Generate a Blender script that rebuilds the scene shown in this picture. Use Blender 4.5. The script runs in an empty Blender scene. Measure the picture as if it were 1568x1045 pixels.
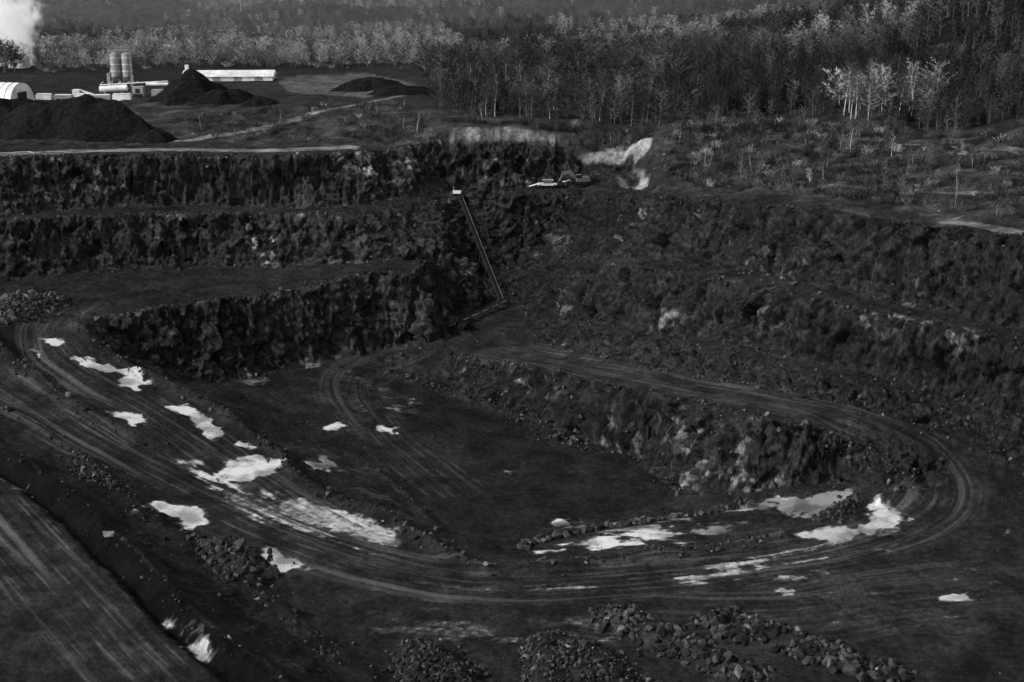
import bpy, math, random
import numpy as np
from mathutils import Vector, Matrix, geometry
import bmesh
rng=np.random.default_rng(7); random.seed(7)
scene=bpy.context.scene
# ------------------------------------------------------------ camera
CAMH=100.0; PITCH=math.radians(15.94); F=2178.0
cd=bpy.data.cameras.new("camera"); cam=bpy.data.objects.new("camera",cd); scene.collection.objects.link(cam)
cam.location=(0,0,CAMH); cam.rotation_euler=(math.pi/2-PITCH,0,0)
cd.lens=50; cd.sensor_width=36; cd.clip_start=1; cd.clip_end=30000
scene.camera=cam
scene.view_settings.view_transform='Standard'
try: scene.view_settings.look='None'
except: pass
scene.view_settings.exposure=0
# ------------------------------------------------------------ survey (photogrammetry onto the land)
def ray(px,py):
    dx=(px-784)/F; dy=(522.5-py)/F
    c,s=math.cos(PITCH),math.sin(PITCH)
    return np.array([dx, c+dy*s, -s+dy*c])
def U(px,py,z):
    d=ray(px,py); t=(z-CAMH)/d[2]
    return (d[0]*t,d[1]*t,z)
# ------------------------------------------------------------ noise
def hsh(ix,iy,iz,seed):
    h=(ix.astype(np.int64)*374761393+iy.astype(np.int64)*668265263+iz.astype(np.int64)*2147483647+seed*974634777)&0xffffffff
    h=((h^(h>>13))*1274126177)&0xffffffff
    h=((h^(h>>16))*2246822519)&0xffffffff
    return ((h^(h>>15))&0xffffff)/float(0xffffff)
def vn(x,y,z=None,seed=0):
    x0=np.floor(x);y0=np.floor(y)
    fx=x-x0;fy=y-y0; fx=fx*fx*(3-2*fx);fy=fy*fy*(3-2*fy)
    if z is None:
        o=np.zeros_like(x0)
        a=hsh(x0,y0,o,seed)*(1-fx)+hsh(x0+1,y0,o,seed)*fx
        b=hsh(x0,y0+1,o,seed)*(1-fx)+hsh(x0+1,y0+1,o,seed)*fx
        return (a*(1-fy)+b*fy)*2-1
    z0=np.floor(z);fz=z-z0;fz=fz*fz*(3-2*fz)
    r=0
    for dz,wz in((0,1-fz),(1,fz)):
        a=hsh(x0,y0,z0+dz,seed)*(1-fx)+hsh(x0+1,y0,z0+dz,seed)*fx
        b=hsh(x0,y0+1,z0+dz,seed)*(1-fx)+hsh(x0+1,y0+1,z0+dz,seed)*fx
        r=r+(a*(1-fy)+b*fy)*wz
    return r*2-1
def fbm(x,y,z=None,o=4,seed=0):
    r=0;a=1;s=0;f=1
    for i in range(o):
        r=r+a*vn(x*f+i*17.3,y*f-i*9.1,None if z is None else z*f,seed+i); s+=a; a*=.5; f*=2.03
    return r/s
def facets(x,y,z,seed):
    """random-plane voronoi: angular blasted-rock blocks"""
    x0=np.floor(x);y0=np.floor(y);z0=np.floor(z)
    best=np.full(x.shape,1e9);val=np.zeros(x.shape);idv=np.zeros(x.shape)
    for i in(-1,0,1):
        for j in(-1,0,1):
            for k in(-1,0,1):
                cx=x0+i;cy=y0+j;cz=z0+k
                h1=hsh(cx,cy,cz,seed);h2=hsh(cx,cy,cz,seed+1);h3=hsh(cx,cy,cz,seed+2)
                dx=x-cx-h1;dy=y-cy-h2;dz=z-cz-h3
                d=dx*dx+dy*dy+dz*dz
                m=d<best
                g=(h1-.5)*dx*2.6+(h2-.5)*dy*2.6+(h3-.5)*dz*2.6
                h4=(h1*7.3+h2*3.1)%1.0
                val=np.where(m,g+(h4-.5)*.9,val);idv=np.where(m,(h2*5.7+h3*9.1)%1.0,idv);best=np.where(m,d,best)
    return val,idv
def ss(a,b,x):
    t=np.clip((x-a)/(b-a),0,1);return t*t*(3-2*t)
# ------------------------------------------------------------ TIN breaklines (px,py,z)
L={}
L['F1']=[(-300,520,13),(-150,600,11),(0,690,9),(110,760,9),(220,870,8.5),(320,970,8),(420,1045,8),(520,1130,8),(700,1300,8)]
L['E']=[(-300,480,15),(-150,545,12),(0,625,9),(100,690,7),(180,750,5.5),(230,800,4),(320,850,2),(400,915,.5),(470,975,0),(560,1045,0),(660,1150,0)]
L['road2']=[(-150,515,14),(0,590,10.5),(150,675,7.5),(300,755,4),(450,820,2),(600,870,.5),(750,895,0),(1000,880,0),(1250,850,0),(1400,815,1)]
L['loop']=[(90,478,16.7),(60,515,15),(110,565,12.5),(200,610,9.5),(300,660,6.5),(400,725,4),(500,790,2),(620,845,.7)]
L['R']=[(130,508,15.5),(170,540,12.5),(240,585,9.5),(320,620,7),(380,660,5),(430,695,3.5),(450,730,3),(520,765,2),(600,795,1),(650,830,.5),(700,862,.3),(770,874,.2),(900,866,.2),(1050,848,.2),(1200,822,.4)]
L['T1']=[(150,492,16.8),(200,478,17),(300,466,17),(400,456,17.3),(480,437,18),(560,418,19),(640,422,19),(665,438,17)]
L['B1']=[(160,528,11),(210,552,7.5),(300,582,2),(330,588,1),(400,572,1),(480,552,1.5),(560,540,2),(640,521,4),(690,500,5.5),(690,481,7.5)]
L['bench1']=[(-150,520,17),(0,505,17),(40,428+15,17),(130,425,17),(300,418,17.3),(420,420,17.6)]
L['B2']=[(-200,440,17),(40,428,17),(130,415,17),(300,408,17.5),(430,410,18),(520,405,19),(600,400,20),(660,395,22)]
L['T2']=[(-250,352,30),(0,340,30),(150,330,30),(300,325,30),(430,330,30),(530,330,30),(600,318,30.5),(680,302,31.5)]
L['B3']=[(-250,340,30),(0,330,30),(150,318,30),(300,312,30.4),(430,318,30),(530,318,30),(620,302,31.7),(690,297,31.5)]
L['T3']=[(-250,250,43),(0,243,43),(150,238,43),(300,236,43.4),(430,240,43),(530,236,43),(600,232,43),(645,232,43)]
L['plat']=[(-300,215,43),(0,215,43),(300,215,43),(600,208,44)]
L['mid']=[(690,225,43.8),(760,232,42.8),(860,230,43),(905,238,41)]
L['cut']=[(690,197,48.3),(780,196,48.4),(860,209,46.3),(960,215,45.5)]
L['exc']=[(680,262,37.5),(760,266,37),(800,262,37.6),(900,257,38),(940,252,39)]
L['platf']=[(720,298,32),(800,286,34),(900,284,34.3),(960,288,34.5)]
L['gul']=[(765,466,8.6),(735,400,16.5),(715,345,25),(703,302,31)]
L['gulL']=[(715,470,8.3),(695,410,17),(685,360,24)]
L['gulR']=[(805,470,8.5),(800,400,17),(790,340,26)]
L['base']=[(805,472,8.5),(825,515,6),(900,543,8.5),(1000,563,11),(1150,588,12.5),(1300,618,12.5),(1450,668,9.5),(1568,712,7),(1800,800,5)]
L['rb1']=[(860,500,10),(1000,525,13.2),(1150,548,14.7),(1300,582,15.6),(1450,632,12.2),(1568,672,10.3),(1800,740,10.3)]
L['rb1b']=[(860,482,10.6),(1000,508,13.5),(1150,526,15.8),(1300,558,16.1),(1450,605,14.3),(1568,640,13),(1800,700,13.5)]
L['rb2']=[(850,405,20.2),(960,408,26.1),(1100,430,26.8),(1250,455,27.5),(1400,492,26.6),(1568,528,25.7),(1800,580,26)]
L['rb2b']=[(850,382,21.9),(960,386,27.3),(1100,408,27.9),(1250,430,29),(1400,466,27.8),(1568,500,27.5),(1800,548,27.5)]
L['rim']=[(800,302,32),(900,294,33.2),(1000,299,39.0),(1130,313,40.7),(1250,323,42.5),(1430,350,42.8),(1568,362,43.8),(1800,400,43.5)]
L['Wt']=[(600,556,.8),(640,550,1.8),(680,546,3),(740,552,4.5),(820,567,7),(900,585,9),(970,600,10.5),(1050,617,11.5),(1130,632,12),(1190,643,12),(1242,662,11)]
L['Wb']=[(620,580,-1),(690,602,-2),(740,622,-2.5),(820,652,-3),(900,682,-3),(970,704,-3),(1035,740,-3),(1060,759,-2),(1130,755,0),(1190,738,2),(1230,716,5)]
L['I']=[(450,640,1),(560,690,-2),(640,770,-3),(700,812,-3),(770,823,-3),(900,792,-3),(1010,775,-3)]
L['terr']=[(700,835,-.5),(780,848,-.2),(950,812,-.2),(1100,788,-.2),(1200,768,1),(1300,735,3)]
L['hair']=[(1300,690,8),(1360,715,6.2),(1395,745,4),(1320,775,2),(1250,800,1)]
L['hroad']=[(1340,640,12),(1425,690,9),(1475,740,5),(1450,790,2)]
L['back']=[(550,552,1.6),(640,533,3.5),(760,528,5),(850,548,6.8),(1000,580,10.5),(1150,612,12.2),(1250,630,12.3)]
L['backend']=[(720,505,5.6),(780,490,7.2)]
L['track']=[(985,290,36),(960,265,37.5),(948,247,40),(975,230,42.3),(985,222,43.2)]
PTS=[(0,850,8),(0,1045,8),(200,1045,8),(-400,900,9),(300,1250,8),(700,1045,0),(1100,1045,0),(1568,1045,1),(1900,1000,4),(1568,850,2),(1800,880,4),(1568,780,4),
 (600,640,-1),(800,740,-3),(480,600,.5),(400,610,1),(1000,950,0),(1400,920,0),(800,1200,0),
 (0,150,43),(300,130,43),(500,110,43),(150,190,43),(200,190,44),(330,190,45.5),(430,172,47.5),(430,203,44),(520,170,48),(600,160,48),(620,200,45),(500,140,44),(620,130,44),(660,175,48),
 (680,180,49),(800,180,49.5),(950,192,48),(1000,200,47.5),
 (1080,280,40.5),(1020,250,43),(1010,205,48),(1080,188,51),(1130,215,49),(1200,265,43.8),(1350,262,46.2),(1350,215,48.5),(1500,300,45.6),(1500,230,49.7),(1568,300,47.5),(1568,220,52.7),(1800,300,48),
 (1250,190,49),(1450,195,50.7),(1568,120,60),(1568,30,75),(1568,-30,86),(1800,100,64),(1400,100,60),(1400,40,70),(1250,100,54),(1200,60,56),(1000,150,47.5),(1000,100,48),(1000,60,46),(0,100,44.5),(400,80,41.7),(0,50,35),(700,50,35),(700,110,44),
 (780,250,40),(720,240,41.5)]
WP=[(-200,40,14),(200,40,14),(0,90,10),(-420,60,20),(420,60,25),(-420,200,25),(-420,420,43),(430,200,35),(430,330,58),(420,700,95),(700,1000,135),(-900,1500,36),(0,1400,40),(100,1700,72),(-500,1900,70),(700,1500,110),(-2000,2500,110),(-600,2600,90),(0,2700,100),(600,2600,150),(2000,2400,200),(0,4000,230),(-3000,4200,240),(3000,4200,280),(-6500,7500,420),(0,7500,380),(6500,7500,420),(-6500,-100,60),(6500,-100,60),(-1500,800,45),(1500,800,160)]
vs=[];ed=[]
for k,l in L.items():
    for i,p in enumerate(l):
        vs.append(U(*p))
        if i: ed.append((len(vs)-2,len(vs)-1))
for p in PTS: vs.append(U(*p))
vs+= [tuple(map(float,w)) for w in WP]
r=geometry.delaunay_2d_cdt([Vector((v[0],v[1])) for v in vs],ed,[],0,1e-4)
ov=r[3]; V2=[];
A0=np.array(vs)
for i,v in enumerate(r[0]):
    if ov[i]: z=vs[ov[i][0]][2]
    else:
        d=np.hypot(A0[:,0]-v.x,A0[:,1]-v.y); o=np.argsort(d)[:3]; w=1/(d[o]+.1); z=float((A0[o,2]*w).sum()/w.sum())
    V2.append((v.x,v.y,z))
V2=np.array(V2); TR=r[2]
class Ras:
    def __init__(s,x0,x1,y0,y1,c):
        s.x0,s.y0,s.c=x0,y0,c
        s.nx=int((x1-x0)/c)+1;s.ny=int((y1-y0)/c)+1
        s.h=np.full((s.ny,s.nx),40.0)
        for t in TR:
            a,b,cc=V2[list(t[:3])]
            i0=max(0,int(math.floor((min(a[0],b[0],cc[0])-x0)/c)));i1=min(s.nx-1,int(math.ceil((max(a[0],b[0],cc[0])-x0)/c)))
            j0=max(0,int(math.floor((min(a[1],b[1],cc[1])-y0)/c)));j1=min(s.ny-1,int(math.ceil((max(a[1],b[1],cc[1])-y0)/c)))
            if i1<i0 or j1<j0: continue
            X=x0+np.arange(i0,i1+1)*c;Y=(y0+np.arange(j0,j1+1)*c)[:,None]
            den=(b[1]-cc[1])*(a[0]-cc[0])+(cc[0]-b[0])*(a[1]-cc[1])
            if abs(den)<1e-9: continue
            l1=((b[1]-cc[1])*(X-cc[0])+(cc[0]-b[0])*(Y-cc[1]))/den
            l2=((cc[1]-a[1])*(X-cc[0])+(a[0]-cc[0])*(Y-cc[1]))/den
            l3=1-l1-l2
            m=(l1>=-1e-6)&(l2>=-1e-6)&(l3>=-1e-6)
            z=l1*a[2]+l2*b[2]+l3*cc[2]
            sub=s.h[j0:j1+1,i0:i1+1]; sub[m]=z[m]
    def blur(s,n,arr=None):
        h=s.h if arr is None else arr
        for _ in range(n):
            p=np.pad(h,1,mode='edge')
            h=(p[1:-1,:-2]+2*p[1:-1,1:-1]+p[1:-1,2:])/4
            p=np.pad(h,1,mode='edge')
            h=(p[:-2,1:-1]+2*p[1:-1,1:-1]+p[2:,1:-1])/4
        if arr is None: s.h=h
        return h
    def get(s,x,y,arr=None):
        h=s.h if arr is None else arr
        u=np.clip((x-s.x0)/s.c,0,s.nx-1.001);v=np.clip((y-s.y0)/s.c,0,s.ny-1.001)
        i=u.astype(int);j=v.astype(int);fu=u-i;fv=v-j
        return (h[j,i]*(1-fu)+h[j,i+1]*fu)*(1-fv)+(h[j+1,i]*(1-fu)+h[j+1,i+1]*fu)*fv
N=Ras(-450,450,40,1000,.75); N.blur(2)
FR=Ras(-6500,6500,-100,7500,14); FR.blur(3)
def H(x,y):
    x=np.asarray(x,float);y=np.asarray(y,float)
    e=np.minimum(np.minimum(x+450,450-x),1000-y)
    w=np.clip(e/40,0,1)
    return N.get(x,y)*w+FR.get(x,y)*(1-w)
def S(px,py):
    d=ray(px,py); t=np.exp(np.linspace(math.log(130),math.log(6000),2600))
    z=CAMH+d[2]*t; h=H(d[0]*t,d[1]*t)
    k=np.argmax(z<h)
    if not (z<h).any(): k=len(t)-1
    k=max(k,1)
    a=z[k-1]-h[k-1];b=h[k]-z[k]; tt=t[k-1]+(t[k]-t[k-1])*a/(a+b+1e-9)
    return (d[0]*tt,d[1]*tt)
def SP(l): return np.array([S(*p[:2]) for p in l])
def polydist(x,y,P):
    best=np.full(x.shape,1e9);sg=np.zeros(x.shape);arc=np.zeros(x.shape);s=0
    for a,b in zip(P[:-1],P[1:]):
        d=b-a;l=math.hypot(*d)+1e-9
        t=np.clip(((x-a[0])*d[0]+(y-a[1])*d[1])/l/l,0,1)
        qx=x-a[0]-t*d[0];qy=y-a[1]-t*d[1];q=np.hypot(qx,qy)
        m=q<best;best=np.where(m,q,best)
        sg=np.where(m,np.sign(d[0]*qy-d[1]*qx)*q,sg);arc=np.where(m,s+t*l,arc);s+=l
    return best,sg,arc
def inpoly(x,y,P):
    c=np.zeros(x.shape,bool);n=len(P);j=n-1
    for i in range(n):
        xi,yi=P[i];xj,yj=P[j]
        if yi!=yj:
            m=((yi>y)!=(yj>y))&(x<(xj-xi)*(y-yi)/(yj-yi)+xi); c^=m
        j=i
    return c
def sdpoly(x,y,P):
    d,_,_=polydist(x,y,np.vstack([P,P[:1]]));return np.where(inpoly(x,y,P),d,-d)
def smoothline(P,n=3):
    P=np.array(P,float)
    for _ in range(n):
        Q=[P[0]]
        for a,b in zip(P[:-1],P[1:]): Q+= [a*.75+b*.25,a*.25+b*.75]
        Q.append(P[-1]);P=np.array(Q)
    return P
def bb(x,y,P,m):
    return (x>P[:,0].min()-m)&(x<P[:,0].max()+m)&(y>P[:,1].min()-m)&(y<P[:,1].max()+m)
# ---- traced lines
def ln(k): return [(p[0],p[1]) for p in L[k]]
def lw(k): return np.array([U(*p)[:2] for p in L[k]])
BERM=[(ln('R'),1.5,1.5,3.2),(ln('F1')[1:],1.6,1.8,.8),([(-100,490),(0,535),(60,583),(120,628),(180,660),(250,682)],1.6,1.8,2.0),
 ([(-80,590),(0,620),(100,688),(180,748),(230,800),(320,850),(400,912),(470,972),(560,1040)],1.2,2.2,1.8),
 ([(1240,668),(1300,682),(1360,700),(1395,730),(1398,752),(1350,768)],1.5,1.5,3.5),
 (lw('Wt')[2:],1.0,1.2,2.0),([(120,500),(200,482),(300,470),(400,460),(480,441),(560,424),(640,428)],.8,1.2,1.6),
 (lw('rim')[2:],.8,1.2,1.4),(lw('T3'),.8,1.0,1.5),(lw('T2')[:-1],.6,1.0,1.0),
 ([(700,862),(690,830),(640,775),(590,730),(520,700),(470,680)],.5,1.2,1.0),
 ([(600,575),(680,597),(750,625),(830,655),(900,690)],1.2,1.6,4.0),
 ([(820,524),(900,548),(1000,569),(1150,595),(1300,625),(1450,672),(1568,716)],.5,1.0,1.0)]
BERMW=[(smoothline(b[0] if isinstance(b[0],np.ndarray) else SP(b[0]),2),b[1],b[2],b[3]) for b in BERM]
PILES=[([(290,828),(340,835),(395,848),(418,875),(400,905),(360,895),(320,870)],3.4,1.2),
 ([(600,1000),(640,985),(690,1000),(745,1030),(740,1075),(610,1075)],2.6,.7),([(800,985),(860,975),(930,995),(985,1030),(980,1075),(800,1075)],3.0,.65),
 ([(905,935),(960,930),(1010,955),(1080,985),(1110,1010),(1180,1030),(1150,1050),(1060,1020),(990,995),(940,970)],1.8,1.2),
 ([(1060,950),(1130,935),(1165,958),(1230,975),(1300,1000),(1400,1035),(1370,1050),(1270,1020),(1190,995),(1120,980)],1.6,1.25),
 ([(110,700),(185,740),(190,760),(120,735)],1.0,.7),([(0,462),(90,452),(105,470),(50,490),(0,500)],2.0,1.2),
 ([(830,670),(880,664),(890,676),(850,682)],1.2,.9),([(1240,798),(1290,770),(1312,762),(1320,772),(1270,802)],.9,.8)]
PILEW=[(SP(p[0]),p[1],p[2]) for p in PILES]
PUD=[([(120,548),(150,550),(180,562),(215,568),(228,590),(205,598),(185,590),(190,575),(150,566),(118,556)],1),
 ([(60,518),(92,520),(100,528),(75,530)],1),([(50,535),(62,538),(60,545)],1),([(165,632),(215,635),(240,650),(200,652)],1),
 ([(255,615),(300,625),(325,640),(345,665),(325,675),(305,660),(290,640),(262,628)],1),
 ([(318,724),(340,718),(362,700),(378,692),(400,702),(434,712),(405,727),(385,738),(350,738)],1),([(360,668),(392,686),(368,686)],1),
 ([(205,786),(245,766),(300,778),(318,800),(295,812),(270,797),(235,785)],1),([(400,838),(450,850),(482,872),(430,878),(408,860)],.85),
 ([(400,752),(480,768),(560,792),(610,812),(624,840),(585,838),(500,812),(420,785)],.6),
 ([(330,745),(400,765),(470,795),(520,825),(450,815),(370,785)],.5),
 ([(470,708),(500,700),(518,715),(480,722)],.95),([(495,650),(520,645),(524,654),(500,661)],.9),([(583,652),(605,655),(608,665),(585,662)],1),
 ([(842,797),(880,798),(887,808),(850,808)],1),([(1180,765),(1240,762),(1300,748),(1312,755),(1288,772),(1255,793),(1215,792),(1190,780)],1.1),
 ([(1225,820),(1265,806),(1320,800),(1340,765),(1368,775),(1395,797),(1340,815),(1280,832)],.9),([(1436,915),(1480,908),(1492,920),(1450,923)],1.05),
 ([(252,940),(290,966),(330,1002),(322,1006),(285,982),(256,952)],.9),([(0,733),(45,746),(30,752)],.8),([(400,812),(440,818),(438,828)],.7),
 ([(770,720),(784,722),(782,727)],1),([(525,567),(540,566),(538,575)],.8),([(620,610),(640,608),(645,618),(625,622)],.8),([(590,625),(610,622),(612,632)],.7),
 ([(462,556),(500,552),(490,565),(465,566)],.6),([(355,576),(395,573),(430,584),(380,590)],.6),([(1540,812),(1568,808),(1568,825)],.6),([(1190,905),(1212,903),(1208,912)],.7),([(1410,905),(1425,905),(1420,912)],.9)]
PUDW=[(SP(p),s) for p,s in PUD]
PATCH=[([(740,850),(830,838),(850,812),(1000,792),(1170,758),(1215,775),(1200,812),(1050,838),(900,856),(760,868)],1.05),
 ([(1200,830),(1320,815),(1400,790),(1430,830),(1300,890),(1100,900),(950,905),(1000,880)],.72),
 ([(100,560),(160,600),(300,690),(420,770),(560,835),(640,860),(560,860),(380,800),(300,740),(250,700),(330,700),(200,620)],.82),
 ([(480,560),(560,570),(660,620),(640,640),(560,650),(520,620)],.6),([(510,950),(640,925),(820,940),(960,940),(960,1000),(800,1000),(680,990),(580,975)],.56),
 ([(1280,690),(1340,705),(1370,730),(1300,740),(1260,720)],.6),([(1350,700),(1400,735),(1400,760),(1375,760),(1385,735)],.7),([(440,690),(560,720),(650,800),(660,830),(560,760)],.55),
 ([(1200,900),(1568,840),(1568,960),(1300,1000)],.48),([(600,870),(750,890),(1000,880),(1000,905),(750,915),(600,890)],.58)]
PATW=[(SP(p),s) for p,s in PATCH]
ROAD=[([(-80,680),(60,830),(180,960),(290,1070)],11,1.0),
 ([(-50,562),(0,590),(150,680),(300,755),(450,825),(600,872),(750,897),(950,885),(1150,863),(1300,835),(1420,790),(1445,735),(1385,672),(1250,625),(1050,588),(850,550),(740,522)],9,.8),
 ([(140,455),(70,500),(75,540),(120,572),(220,625),(320,690),(430,770),(560,835)],8,.75),
 ([(700,520),(640,528),(560,555),(520,585),(560,650),(640,720),(720,780)],9,.5),
 ([(-50,240),(0,236),(200,229),(400,232),(540,226)],3.5,1.0),([(270,217),(350,205),(430,190),(490,172),(560,158),(640,142)],2.,1.),
 ([(870,233),(910,236),(940,236),(985,224)],1.6,1.),([(985,288),(962,265),(950,247),(975,230),(985,222)],2.0,1.),([(1568,880),(1350,900),(1200,930),(1000,925),(800,915)],16,.5),([(1140,268),(1300,288),(1430,296),(1600,296)],1.5,1.0),([(1568,235),(1450,222),(1380,222)],1.5,1.0),([(1568,356),(1500,346),(1440,340)],1.6,1.)]
ROADW=[(smoothline(SP(p),3),w,s) for p,w,s in ROAD]
# ---- stamp berms + piles in raster
X=(N.x0+np.arange(N.nx)*N.c)[None,:]+np.zeros((N.ny,1));Y=(N.y0+np.arange(N.ny)*N.c)[:,None]+np.zeros((1,N.nx))
gy,gx=np.gradient(N.h,N.c); slope0=np.hypot(gx,gy)
rwP=np.vstack([lw('rim')[1:],lw('base')[::-1]])
rwm=ss(-2,2,sdpoly(X,Y,rwP))
shelf=np.maximum(ss(-.5,2,sdpoly(X,Y,np.vstack([lw('rb2'),lw('rb2b')[::-1]]))),ss(-.5,2,sdpoly(X,Y,np.vstack([lw('rb1'),lw('rb1b')[::-1]]))))
for bi,(P,h,w,dn) in enumerate(BERMW):
    m=bb(X,Y,P,10); x=X[m];y=Y[m]
    d,sg,arc=polydist(x,y,P)
    hh=h*(.75+.5*vn(arc*.12,arc*0+3,seed=5))
    N.h[m]+=hh*np.exp(-(d/w)**2)
    if bi==1: N.h[m]-=1.3*np.exp(-((sg+3.4)/1.3)**2)
for P,h,rs in PILEW:
    m=bb(X,Y,P,6); x=X[m];y=Y[m]
    sd=sdpoly(x,y,P)
    N.h[m]+=np.clip((sd+.5)*.75,0,h)*(.8+.35*vn(x*.3,y*.3,seed=9))*ss(-.5,1.5,sd)
rockR=ss(.38,.75,N.blur(2,slope0.copy()))
rockR=np.maximum(rockR,rwm*ss(.05,.3,N.blur(3,slope0.copy()))*.8)*(1-.85*shelf)
rockR*=ss(130,170,Y)
soil=np.vstack([SP([(975,286)]),lw('rim')[2:]+np.array([[0,1.5]]),SP([(1900,150),(1000,100),(690,170),(200,150),(0,150),(-300,215),(600,225),(690,228),(870,228),(960,240)])])
near_s=inpoly(X,Y,soil)
cutP=SP([(688,224),(692,197),(780,195),(870,208),(868,228)])
cutm=ss(-1,1.5,sdpoly(X,Y,cutP))
rockR=np.where(near_s,rockR*.2,rockR); rockR=np.maximum(rockR*(1-cutm),cutm*.15)
rockR=N.blur(2,rockR)
soilR=N.blur(3,near_s.astype(float))
# ------------------------------------------------------------ terrain mesh
rows=[np.arange(60,170,1.2),np.arange(170,300,.25),np.arange(300,415,.25),np.arange(415,560,.9)]
g=[560.]
while g[-1]<7400: g.append(g[-1]*1.012+.4)
Yr=np.concatenate(rows+[np.array(g)])
uc=np.linspace(-1,1,1160); ext=1+np.cumsum(np.linspace(.01,.12,40)); us=np.concatenate([-ext[::-1],uc,ext])
hw=.44*Yr+22
GX=us[None,:]*hw[:,None]; GY=Yr[:,None]+np.zeros_like(GX)
sh=GX.shape; x=GX.ravel();y=GY.ravel()
inside=((np.abs(x)<450)&(y<1000)).astype(float)
rk0=N.get(x,y,rockR)*inside; rk0=np.maximum(rk0,ss(.05,.3,N.get(x+2,y,rockR)*inside)*.6)
wx=fbm(x/16,y/16,o=2,seed=11)*3.2*rk0+fbm(x/3,y/3,o=2,seed=12)*.6*rk0+fbm(x/8,y/8,o=2,seed=30)*.5
wy=fbm(x/16,y/16,o=2,seed=21)*3.2*rk0+fbm(x/3,y/3,o=2,seed=22)*.6*rk0+fbm(x/8,y/8,o=2,seed=31)*.5
xx=x+wx;yy=y+wy
z=H(xx,yy)
rk=N.get(xx,yy,rockR)*inside
so=N.get(xx,yy,soilR)*inside+(1-inside)
gxr=N.get(xx,yy,N.blur(3,gx.copy()));gyr=N.get(xx,yy,N.blur(3,gy.copy()))
wet=np.zeros(x.shape);patch=np.zeros(x.shape)
nearm=(y<440)
nf=np.zeros(x.shape);nf[nearm]=fbm(x[nearm]/2.2,y[nearm]/2.2,o=4,seed=40)
for P,s in PUDW:
    m=bb(x,y,P,4)
    if not m.any(): continue
    sd=sdpoly(x[m],y[m],P)+nf[m]*2.6
    wet[m]=np.maximum(wet[m],ss(-1.2,1.6,sd)*s)
rk=rk*(1-np.clip(wet*1.6,0,1))
trk=np.zeros((x.size,3))
tone=np.full(x.shape,.0150)
for P,w,s in ROADW:
    m=bb(x,y,P,w*1.5)
    d,sg,arc=polydist(x[m],y[m],P)
    Lr=np.hypot(*(P[1:]-P[:-1]).T).sum()
    mk=ss(w*1.15,w*.6,d+nf[m]*1.5)*s*ss(0,w*1.4,arc)*ss(0,w*1.4,Lr-arc)
    cur=trk[m]; up=mk>cur[:,2]
    cur[up]=np.stack([sg,arc,mk],1)[up]; trk[m]=cur
for P,s in PATW:
    m=bb(x,y,P,6)
    sd=sdpoly(x[m],y[m],P)
    n1=fbm(x[m]/5+2,y[m]/2.6,o=5,seed=50)
    st=fbm(trk[m,0]/1.3,trk[m,1]/16,o=2,seed=51)*trk[m,2]
    v=ss(-1,2.5,sd)*s*ss(-.1,.36,n1*.8+st*.9+.05)
    patch[m]=np.maximum(patch[m],v)
wet=np.maximum(wet,patch*.8*(1-ss(.1,.5,rk)))
big=fbm(x/40,y/40,o=4,seed=60);med=fbm(x/6,y/6,o=4,seed=61)
tone=tone*(1+.5*big+.35*med)*(1-.2*ss(40,120,x)*(y<420))  # last factor paints lens falloff: right side of the floor darker
tone+=trk[:,2]*.004
for i,am in ((4,.12),(5,.09),(6,.09),(7,.13),(9,.04),(10,.05),(11,.05)):
    P,w,s=ROADW[i];m=bb(x,y,P,w*2);d,_,_=polydist(x[m],y[m],P)
    tone[m]+=ss(w*1.1,w*.5,d+med[m]*1.8)*am*(1+.8*med[m])
tone=np.where(so>.5,tone*1.3+.016*ss(0,.5,med+.3*big),tone)
grass=inpoly(x,y,SP([(1140,250),(1300,200),(1568,205),(1700,330),(1568,350),(1430,335),(1300,300),(1140,300)]))
tone=np.where(grass,tone*1.1+.035*ss(-.1,.5,fbm(x/9,y/4,o=4,seed=77)),tone)
pale=inpoly(x,y,SP([(420,118),(560,112),(640,128),(560,150),(440,140)]))
tone=np.where(pale,.06*(1+.5*med),tone)
cp=N.get(x,y,cutm)*inside; tone=tone+cp*(.04+.09*ss(-.2,.3,fbm(x/1.4,y/9,o=3,seed=97)))
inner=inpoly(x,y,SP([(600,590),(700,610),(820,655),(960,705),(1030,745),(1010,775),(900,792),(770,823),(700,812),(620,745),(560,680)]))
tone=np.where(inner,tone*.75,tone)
tone=np.where(y>700,.026*(1+.5*big),tone)
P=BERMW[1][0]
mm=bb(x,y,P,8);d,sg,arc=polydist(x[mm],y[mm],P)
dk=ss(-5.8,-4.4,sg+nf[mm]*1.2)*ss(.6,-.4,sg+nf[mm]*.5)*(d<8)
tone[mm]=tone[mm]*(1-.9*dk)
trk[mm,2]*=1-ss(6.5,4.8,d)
# rock relief
idv=np.zeros(x.shape)
nrm=np.stack([-gxr,-gyr,np.ones_like(gxr)],1);nrm/=np.linalg.norm(nrm,axis=1)[:,None]
m=(rk>.03)&(y<440)
a,b_,c_=x[m],y[m],z[m]
wz=fbm(a/3,b_/3,c_/3,o=2,seed=70)*.1
f1,i1=facets(a/5.5+wz,b_/5.5+wz,c_/8,100)
f2,i2=facets(a/2.3+wz,b_/2.3-wz,c_/2.5,200)
f3,i3=facets(a/1.05,b_/1.05,c_/.95,300)
f4=fbm(a/13,b_/13,c_/16,o=2,seed=80)
stra=fbm(a/30,b_/30,c_/1.5,o=2,seed=85)
disp=np.zeros(x.shape);disp[m]=(f1*2.1+f2*1.15+f3*.5+f4*1.8+stra*.6)*np.clip(rk[m],0,1)
idv[m]=i1*.2+i2*.45+i3*.35
dn=nrm.copy();dn[:,2]*=.45
px_=x+dn[:,0]*disp;py_=y+dn[:,1]*disp;pz_=z+dn[:,2]*disp
rough=(1-np.clip(wet*1.6,0,1))*(1-.85*trk[:,2])*(1-inner*.7)
fine=np.zeros(x.shape);q=y<560
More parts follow.
